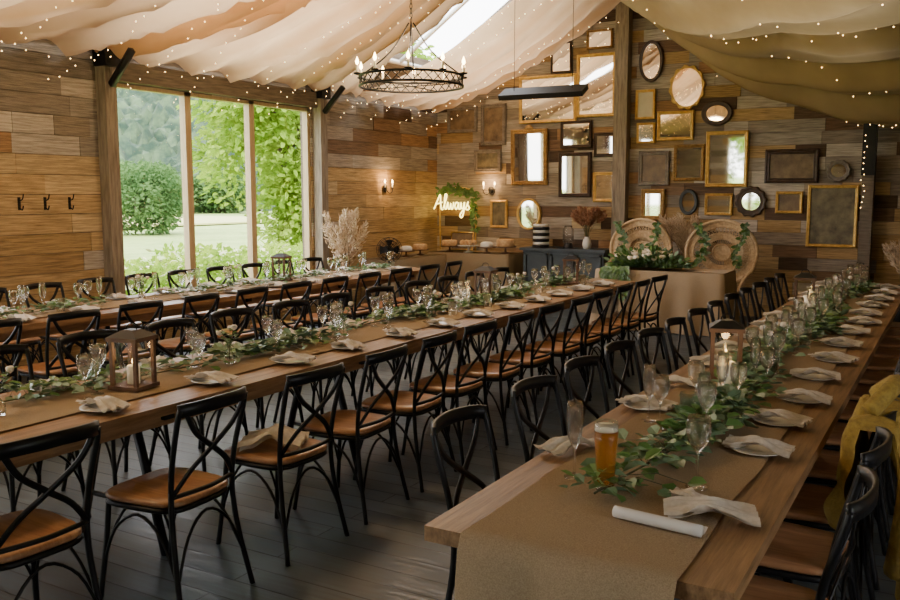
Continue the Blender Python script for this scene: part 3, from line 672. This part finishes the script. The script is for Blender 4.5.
fr=[(-6.56,2.82,.45,.65,'rect',GR,'paint2',.06,1),(-7.13,2.92,.55,.41,'rect',GR,'paint2',.05,0),(-5.92,2.29,.63,.87,'rect',G2,'mirror',.07,1),(-6.66,2.25,.49,.36,'rect',GR,'paint3',.06,0),
(-5.62,3.17,.96,.72,'rect',G,'mirror',.05,0),(-4.83,3.33,.62,.93,'rect',G,'mirror',.05,0),(-5.40,3.78,.34,.46,'rect',D,'mirror',.03,0),(-4.79,4.0,.41,.28,'rect',G2,'mirror',.035,0),
(-5.14,2.62,.51,.41,'rect',D,'mirror',.05,0),(-4.68,2.45,.34,.36,'rect',D,'mirror',.05,0),(-5.15,2.01,.53,.68,'rect',D,'mirror',.06,1),(-4.67,1.82,.36,.45,'rect',G,'mirror',.05,1),
(-5.92,1.40,.42,.5,'oval',G,'mirror',.04,0),(-6.45,1.40,.31,.45,'rect',G,'paint3',.04,0),(-4.0,3.62,.36,.59,'oval',D,'mirror',.05,0),
(-4.07,3.01,.3,.43,'rect',G,'paper2',.04,0),(-4.05,2.6,.28,.30,'rect',G,'mirror',.035,0),(-3.62,2.69,.53,.42,'rect',G,'mirror',.05,0),(-3.47,3.22,.50,.61,'oval',G,'mirror',.04,1),
(-3.04,2.84,.43,.35,'oval',D,'mirror',.07,0),(-2.88,2.2,.58,.78,'rect',G,'mirror',.055,0),(-3.41,2.16,.44,.52,'rect',G2,'mirror',.05,1),(-2.02,2.09,.69,.46,'rect',D,'paint2',.07,0),
(-1.43,2.02,.30,.29,'oval',GR,'mirror',.06,1),(-1.48,1.42,.63,.83,'rect',G,'paint3',.045,0),(-2.03,1.60,.35,.3,'rect',G,'paint2',.04,0),(-2.53,1.61,.42,.42,'oval',D,'mirror',.09,1),
(-3.4,1.60,.27,.37,'oval','cabinet','mirror',.05,0),(-2.97,1.57,.39,.31,'rect',G,'mirror',.04,1),(-3.92,1.56,.36,.46,'rect',G2,'mirror',.07,1),(-3.92,2.09,.46,.5,'rect',GR,'paint2',.06,0)]
M['paper2']=mat('cream_print',(.55,.48,.34),(.65,.58,.43),scale=4,rough=.5)
for q in fr:
    nm={'mirror':'wall_mirror','paint1':'framed_painting','paint2':'framed_painting','paint3':'framed_painting','paper2':'framed_print'}[q[6]]
    if q[4]=='oval' and q[6]=='mirror': nm='oval_mirror'
    frame(nm,q[0],q[1],q[2],q[3],q[4],q[5],q[6],fw=q[7],tilt=math.radians(rnd(0,1.5)) if q[6]=='mirror' else 0,orn=q[8],yaw=math.radians(rnd(-1,1)) if q[6]=='mirror' else 0)

# neon sign "Always"
mb=MB()
S=[[(0,.05),(.16,.5),(.34,.98),(.36,.55),(.40,.08),(.5,.02)],[(.08,.38),(.28,.42),(.46,.5)],
[(.5,.1),(.62,.5),(.70,.95),(.62,1.0),(.58,.6),(.60,.1),(.68,.06)],
[(.68,.06),(.76,.5),(.78,.12),(.86,.08),(.92,.42),(.94,.12),(1.02,.08),(1.08,.5)],
[(1.34,.42),(1.22,.48),(1.14,.25),(1.22,.04),(1.33,.35),(1.35,.46),(1.35,.1),(1.43,.06)],
[(1.43,.06),(1.48,.48),(1.50,.15),(1.58,.1),(1.66,.5),(1.62,-.1),(1.52,-.48),(1.42,-.35),(1.56,-.05),(1.72,.1)],
[(1.72,.1),(1.86,.52),(1.82,.35),(1.92,.14),(1.84,.02),(1.74,.06)]]
for st in S: mb.tube(cr([(x*.345,0,z*.25) for x,z in st],6),.0095,'neon',6)
for x_ in (.1,.55): mb.tube([(x_,0,.0),(x_,.12,.0)],.004,'iron',4)
mb.obj('neon_sign',(-7.52,12.5,1.46))
mb=MB(); mb.tube(cr([(-.33,0,0),(-.33,0,.82),(-.2,0,1.0),(.2,0,1.0),(.33,0,.82),(.33,0,0)],5),.014,'gold',6)
for i in range(200):
    t=rnd(0,1); x=-.35+.72*t; zz=.98+.04*math.sin(t*6)-.25*max(0,abs(t-.5)-.3)+rnd(-.05,.05)
    if i%3==0: x=.33+rnd(-.04,.04); zz=rnd(.35,.95)
    mb.leaf((x,-.02+rnd(-.02,.03),zz),(rnd(-1,1),-.3,rnd(-1,.6)),(0,-1,0),rnd(.05,.1),.045,'euc2')
mb.obj('foliage_arch_stand',(-7.14,12.62,.80))
mb=MB(); mb.tube([(-.2,0,0),(.2,0,0),(.2,0,.28),(-.2,0,.28)],.016,'gold',4,closed=True); mb.bbox(-.19,.19,.0,.006,.01,.27,'paint2'); o=mb.obj('framed_menu',(-7.0,12.5,.82)); o.rotation_euler=(-.12,0,0)
def sconce(loc,rz):
    mb=MB(); mb.lathe([(0,-.06),(.035,-.05),(.045,0),(.035,.05),(0,.06)],(0,-.01,0),'iron',14,sy=.3)
    for s in(-1,1):
        mb.tube(cr([(0,-.02,-.02),(s*.04,-.05,-.07),(s*.09,-.07,-.05),(s*.10,-.07,.0)],5),.006,'iron',6)
        mb.lathe([(0,0),(.025,.005),(.028,.012),(0,.01)],(s*.10,-.07,0),'iron',12); mb.lathe([(0,.008),(.010,.008),(.010,.075),(0,.076)],(s*.10,-.07,0),'wax',10); mb.lathe([(0,.075),(.011,.09),(.012,.10),(.006,.125),(0,.14)],(s*.10,-.07,0),'bulb',10)
    mb.obj('wall_sconce',loc,rz)
    c=Vector((0,-.14,.12)); c.rotate(Matrix.Rotation(rz,3,'Z'))
    l=bpy.data.lights.new('sconce_glow','POINT'); l.energy=9; l.color=(1,.58,.25); l.shadow_soft_size=.04; o=bpy.data.objects.new('sconce_glow',l); o.location=Vector(loc)+c; col.objects.link(o)
sconce((XL+.04,11.2,1.80),pi/2); sconce((-6.60,12.76,1.78),0)
mb=MB(); 
for yv in(5.15,5.42,5.69):
    mb.bbox(XL+.02,XL+.035,yv-.012,yv+.012,1.56,1.68,'iron'); mb.tube(cr([(XL+.03,yv,1.59),(XL+.07,yv,1.56),(XL+.09,yv,1.60)],4),.006,'iron',5); mb.tube(cr([(XL+.03,yv,1.65),(XL+.08,yv,1.66),(XL+.10,yv,1.71)],4),.006,'iron',5)
mb.obj('coat_hooks')

# ---------------------------------------------------------------- chandelier
def chandelier(loc,top):
    mb=MB(); R_=.46
    for z in(0,.085): mb.tube([(R_*math.cos(2*pi*i/48),R_*math.sin(2*pi*i/48),z) for i in range(48)],.013,'iron',4,closed=True)
    for i in range(32):
        a=2*pi*i/32;b_=2*pi*(i+1)/32
        mb.tube([(R_*math.cos(a),R_*math.sin(a),0),(R_*math.cos(b_),R_*math.sin(b_),.085)],.005,'iron',4); mb.tube([(R_*math.cos(b_),R_*math.sin(b_),0),(R_*math.cos(a),R_*math.sin(a),.085)],.005,'iron',4)
    for i in range(10):
        a=2*pi*i/10+.2; x,y=R_*1.06*math.cos(a),R_*1.06*math.sin(a)
        mb.lathe([(0,.08),(.032,.088),(.036,.1),(0,.096)],(x,y,0),'iron',12); mb.lathe([(0,.095),(.011,.095),(.011,.165),(0,.166)],(x,y,0),'wax',10); mb.lathe([(0,.165),(.013,.18),(.016,.195),(.008,.22),(0,.24)],(x,y,0),'bulb',10)
    for i in range(4):
        a=2*pi*i/4+.5; mb.tube(cr([(R_*math.cos(a),R_*math.sin(a),.085),(R_*.4*math.cos(a),R_*.4*math.sin(a),.30),(.02*math.cos(a),.02*math.sin(a),.55)],5),.007,'iron',5)
    for i in range(2): mb.tube([(R_*math.cos(i*pi/2),R_*math.sin(i*pi/2),0),(-R_*math.cos(i*pi/2),-R_*math.sin(i*pi/2),0)],.006,'iron',4)
    z=.55; k=0
    while z+loc[2]<top:
        pts=[((.012*math.cos(t*pi/4)) if k%2 else 0,(.012*math.cos(t*pi/4)) if not k%2 else 0,z+.022+.025*math.sin(t*pi/4)) for t in range(8)]
        mb.tube(pts,.0035,'iron',4,closed=True); z+=.04; k+=1
    mb.obj('candle_chandelier',loc)
    l=bpy.data.lights.new('chandelier_glow','POINT'); l.energy=110; l.color=(1,.70,.41); l.shadow_soft_size=.3; o=bpy.data.objects.new('chandelier_glow',l); o.location=(loc[0],loc[1],loc[2]+.3); col.objects.link(o)
chandelier((RX,6.76,2.66),4.6); chandelier((RX,1.2,2.66),4.6)  # second chandelier is out of view, added as warm fill light
mb=MB(); mb.box((0,0,0),(.86,.20,.05),'iron',R=Matrix.Rotation(.45,3,'X')); 
for s in(-.3,.3): mb.tube([(s,0,.02),(s,0,1.1)],.003,'iron',4)
for i in range(6): mb.box((0,-.07+.028*i,-.03-.013*(i-2.5)*-1),(.8,.006,.01),'greyframe',R=Matrix.Rotation(.45,3,'X'))
mb.obj('patio_heater_panel',(-3.58,8,2.69),.05)

# mustard coat draped over chair back + shawl on a seat
mb=MB()
def coat(u,t):
    yy=(u-.5)*.60; s=(t-.42)
    if s<0: z=.90+s*1.0; x=-.05-.05*min(1,-s*3)
    else: z=.90-s*1.05; x=.04+.06*min(1,s*3)
    if abs(s)<.05: z=.905; x=s*1.0
    w=1+.25*max(0,abs(s)-.2)
    f=.03*math.sin(u*17+s*5)+.04*noise.noise(Vector((u*5,t*7,2)))
    return (x+f*(1 if s>=0 else -1)+.015*(1 if s>0 else -1),yy*w+.04*noise.noise(Vector((u*3,t*4,9))),z+.02*noise.noise(Vector((u*5,t*5,5)))-.05*(2*u-1)**2)
mb.grid(coat,36,50,'mustard')
for s in(-1,1): mb.tube(cr([(.09,s*.2,.86),(.13,s*.27,.7),(.12,s*.28,.5),(.10,s*.25,.33)],5),[.05+.0*i for i in range(16)],'mustard',10)
mb.tube(cr([(-.03,-.17,.90),(.03,-.08,.97),(.04,.08,.97),(-.03,.17,.90)],5),.035,'mustard',8)
mb.obj('mustard_coat',(-.22,3.72,0))
inst(napkin_mesh(3.3,.3,.22),'folded_shawl',(-2.86,3.22,.47),.5,sc=(1,1,2.2))

# ---------------------------------------------------------------- outdoors
M['grass']=mat('meadow_grass',(.15,.24,.04),(.27,.36,.09),scale=.6,rough=.9)
M['field']=mat('far_field',(.36,.38,.13),(.46,.44,.18),scale=.05,rough=.9)
M['hill']=mat('wooded_hill',(.016,.04,.022),(.06,.10,.045),scale=.3,rough=1,detail=12,lo=.42,hi=.58)
M['leafA']=fabric('tree_leaf',(.18,.31,.03),(.32,.44,.06),.5,scale=1)
M['leafB']=fabric('dark_tree_leaf',(.05,.11,.035),(.11,.19,.06),.3,scale=.5)
M['bloom']=mat('hedge_blossom',(.55,.52,.25),(.7,.68,.5),scale=3,rough=.8)
M['bark']=mat('bark',(.06,.045,.03),(.12,.09,.06),scale=8,rough=.9,bump=.5)
mb=MB(); mb.grid(lambda u,t:(-260+268*u if u<.96 else -7.9,-60+300*t,-.35+.25*ncoh(u*40,t*40)),60,60,'grass'); mb.obj('ground_meadow')
mb=MB(); mb.bbox(7,60,-60,100,-.4,-.3,'grass'); mb.bbox(-8,8,-60,YF-.3,-.4,-.3,'grass'); mb.obj('ground_lawn')
mb=MB()
def hill(u,t):
    ad=15+85*u; a=math.radians(ad); r=110+150*t; x=-r*math.sin(a); y=r*math.cos(a); k=max(0,min(1,(ad-34)/12)); k=.25+.75*k*k*(3-2*k)
    return (x,y,-1+k*46*math.sin(min(1,t*1.2)*pi/2)*(.75+.25*math.sin(u*7+1))+2.2*ncoh(x*.12,y*.12)+3.0*noise.noise(Vector((x*.35,y*.35,0)))+2.0*noise.noise(Vector((x*.9,y*.9,3))))
mb.grid(hill,260,110,'hill',sm=False); mb.obj('wooded_hill')
def tree(name,loc,H,R_,k,n,ls,trunk=True,low=-.6,lo_z=.38,nc=26):
    mb=MB()
    if trunk:
        mb.tube(cr([(0,0,-.3),(.1,0,H*.3),(-.05,.1,H*.7)],5),[.09*H/6*(1-.07*i) for i in range(11)],'bark',8)
        for i in range(6):
            a=i*1.1; mb.tube(cr([(0,0,H*(.3+.06*i)),(math.cos(a)*R_*.4,math.sin(a)*R_*.4,H*(.5+.05*i)),(math.cos(a)*R_*.75,math.sin(a)*R_*.75,H*(.6+.05*i))],4),[.035*H/6*(1-.09*i) for i in range(9)],'bark',5)
    cl=[]
    for i in range(nc):
        a=rnd(0,2*pi); e=low+(1-low)*(i+.5)/nc; q=math.sqrt(1-min(1,e*e)*.7); cl.append((Vector((math.cos(a)*R_*.75*q,math.sin(a)*R_*.75*q,H*.56+e*H*lo_z)),R_*rnd(.32,.5)))
    for i in range(n):
        c,r=random.choice(cl); d=Vector((random.gauss(0,1),random.gauss(0,1),random.gauss(0,1))).normalized(); p=c+d*r*rnd(.5,1.08)
        L_=rnd(*ls); mb.leaf(p,(d.x+rnd(-.6,.6),d.y+rnd(-.6,.6),rnd(-.8,.3)),(rnd(-1,1),rnd(-1,1),1),L_,L_*.6,k)
    return mb.obj(name,loc).data
t1=tree('garden_tree',(-17.0,19.6,-.3),7.8,2.3,'leafA',15000,(.14,.26),low=-1,lo_z=.46,nc=38)
t2=tree('garden_tree',(-15.4,21.2,-.3),7.4,2.3,'leafA',11000,(.14,.26),low=-1,lo_z=.46,nc=34)
inst(t1,'garden_tree',(-6.5,-14,-.3)); inst(t2,'garden_tree',(-3,-16,-.3),1); inst(t1,'garden_tree',(-10.5,-17,-.3),2); inst(t2,'garden_tree',(14,3,-.3),1)
t3=tree('meadow_tree',(-36.5,31,-.4),3.2,2.4,'leafB',6000,(.16,.3),low=-1)
t4=tree('meadow_tree',(-76,66,-.4),4.4,4,'leafB',5000,(.4,.7),low=-1)
for i,(x,y,s_) in enumerate([(-84,62,1),(-72,72,.9),(-64,80,1.1),(-80,56,.9),(-58,84,.9),(-80,68,1.1),(-68,58,.8)]): inst(t4,'meadow_tree',(x,y,-.4),i,sc=s_)
mb=MB()
for i in range(13000):
    y=rnd(3,17); x=-10.6-rnd(0,1.4)-.1*abs(y-9); z=rnd(-.3,.65+.35*ncoh(y,1,.8)); mb.leaf((x,y,z),(rnd(-1,1),rnd(-1,1),rnd(0,1)),(rnd(-1,1),rnd(-1,1),1),rnd(.08,.17),.07,'bloom' if random.random()<.10 else 'leafA')
mb.obj('garden_hedge')
mb=MB(); mb.bbox(-66,-42,28,56,-.2,-.1,'field'); mb.obj('distant_field')

# ---------------------------------------------------------------- lights
w=bpy.data.worlds.new('World'); bpy.context.scene.world=w; w.use_nodes=True
bg=w.node_tree.nodes['Background']; bg.inputs[0].default_value=(.96,.97,1,1); bg.inputs[1].default_value=11.0
def portal(loc,rot,sx,sy):
    l=bpy.data.lights.new('daylight_portal','AREA'); l.shape='RECTANGLE'; l.size=sx; l.size_y=sy; l.cycles.is_portal=True
    o=bpy.data.objects.new('daylight_portal',l); o.location=loc; o.rotation_euler=rot; col.objects.link(o)
portal((XL-.16,7.85,1.63),(0,-pi/2,0),2.4,3.2); portal((XL-.16,1.8,1.63),(0,-pi/2,0),2.4,4.4)
portal((XR+.2,1.6,1.65),(0,pi/2,0),1.5,2.0); portal(((FX0+FX1)/2,YF-.16,1.4),(pi/2,0,0),FX1-FX0,2.6)
sl=math.atan2(RZ-3.4,RX-XL)
for a,b in SKY:
    xc=(sx0+sx1)/2; portal((xc-.1,(a+b)/2,roofz(xc)+.3),(0,-sl,0),(sx1-sx0)/math.cos(sl),b-a)
sr=math.atan2(RZ-3.7,XR-RX)
for a,b in SKR_ADDED:
    xc=(rx0+rx1)/2; portal((xc+.05,(a+b)/2,roofz(xc)+.3),(0,sr,0),(rx1-rx0)/math.cos(sr),b-a)
l=bpy.data.lights.new('sun','SUN'); l.energy=4.0; l.angle=math.radians(8); l.color=(1,.95,.85); o=bpy.data.objects.new('sun',l); o.rotation_euler=(math.radians(38),math.radians(12),0); col.objects.link(o)

cam=bpy.data.cameras.new('Camera'); cam.lens=35.2; cam.sensor_width=36; cam.clip_end=600; co=bpy.data.objects.new('Camera',cam); co.location=(0,0,1.7); co.rotation_euler=(math.radians(90-6.8),0,math.radians(30)); col.objects.link(co); bpy.context.scene.camera=co
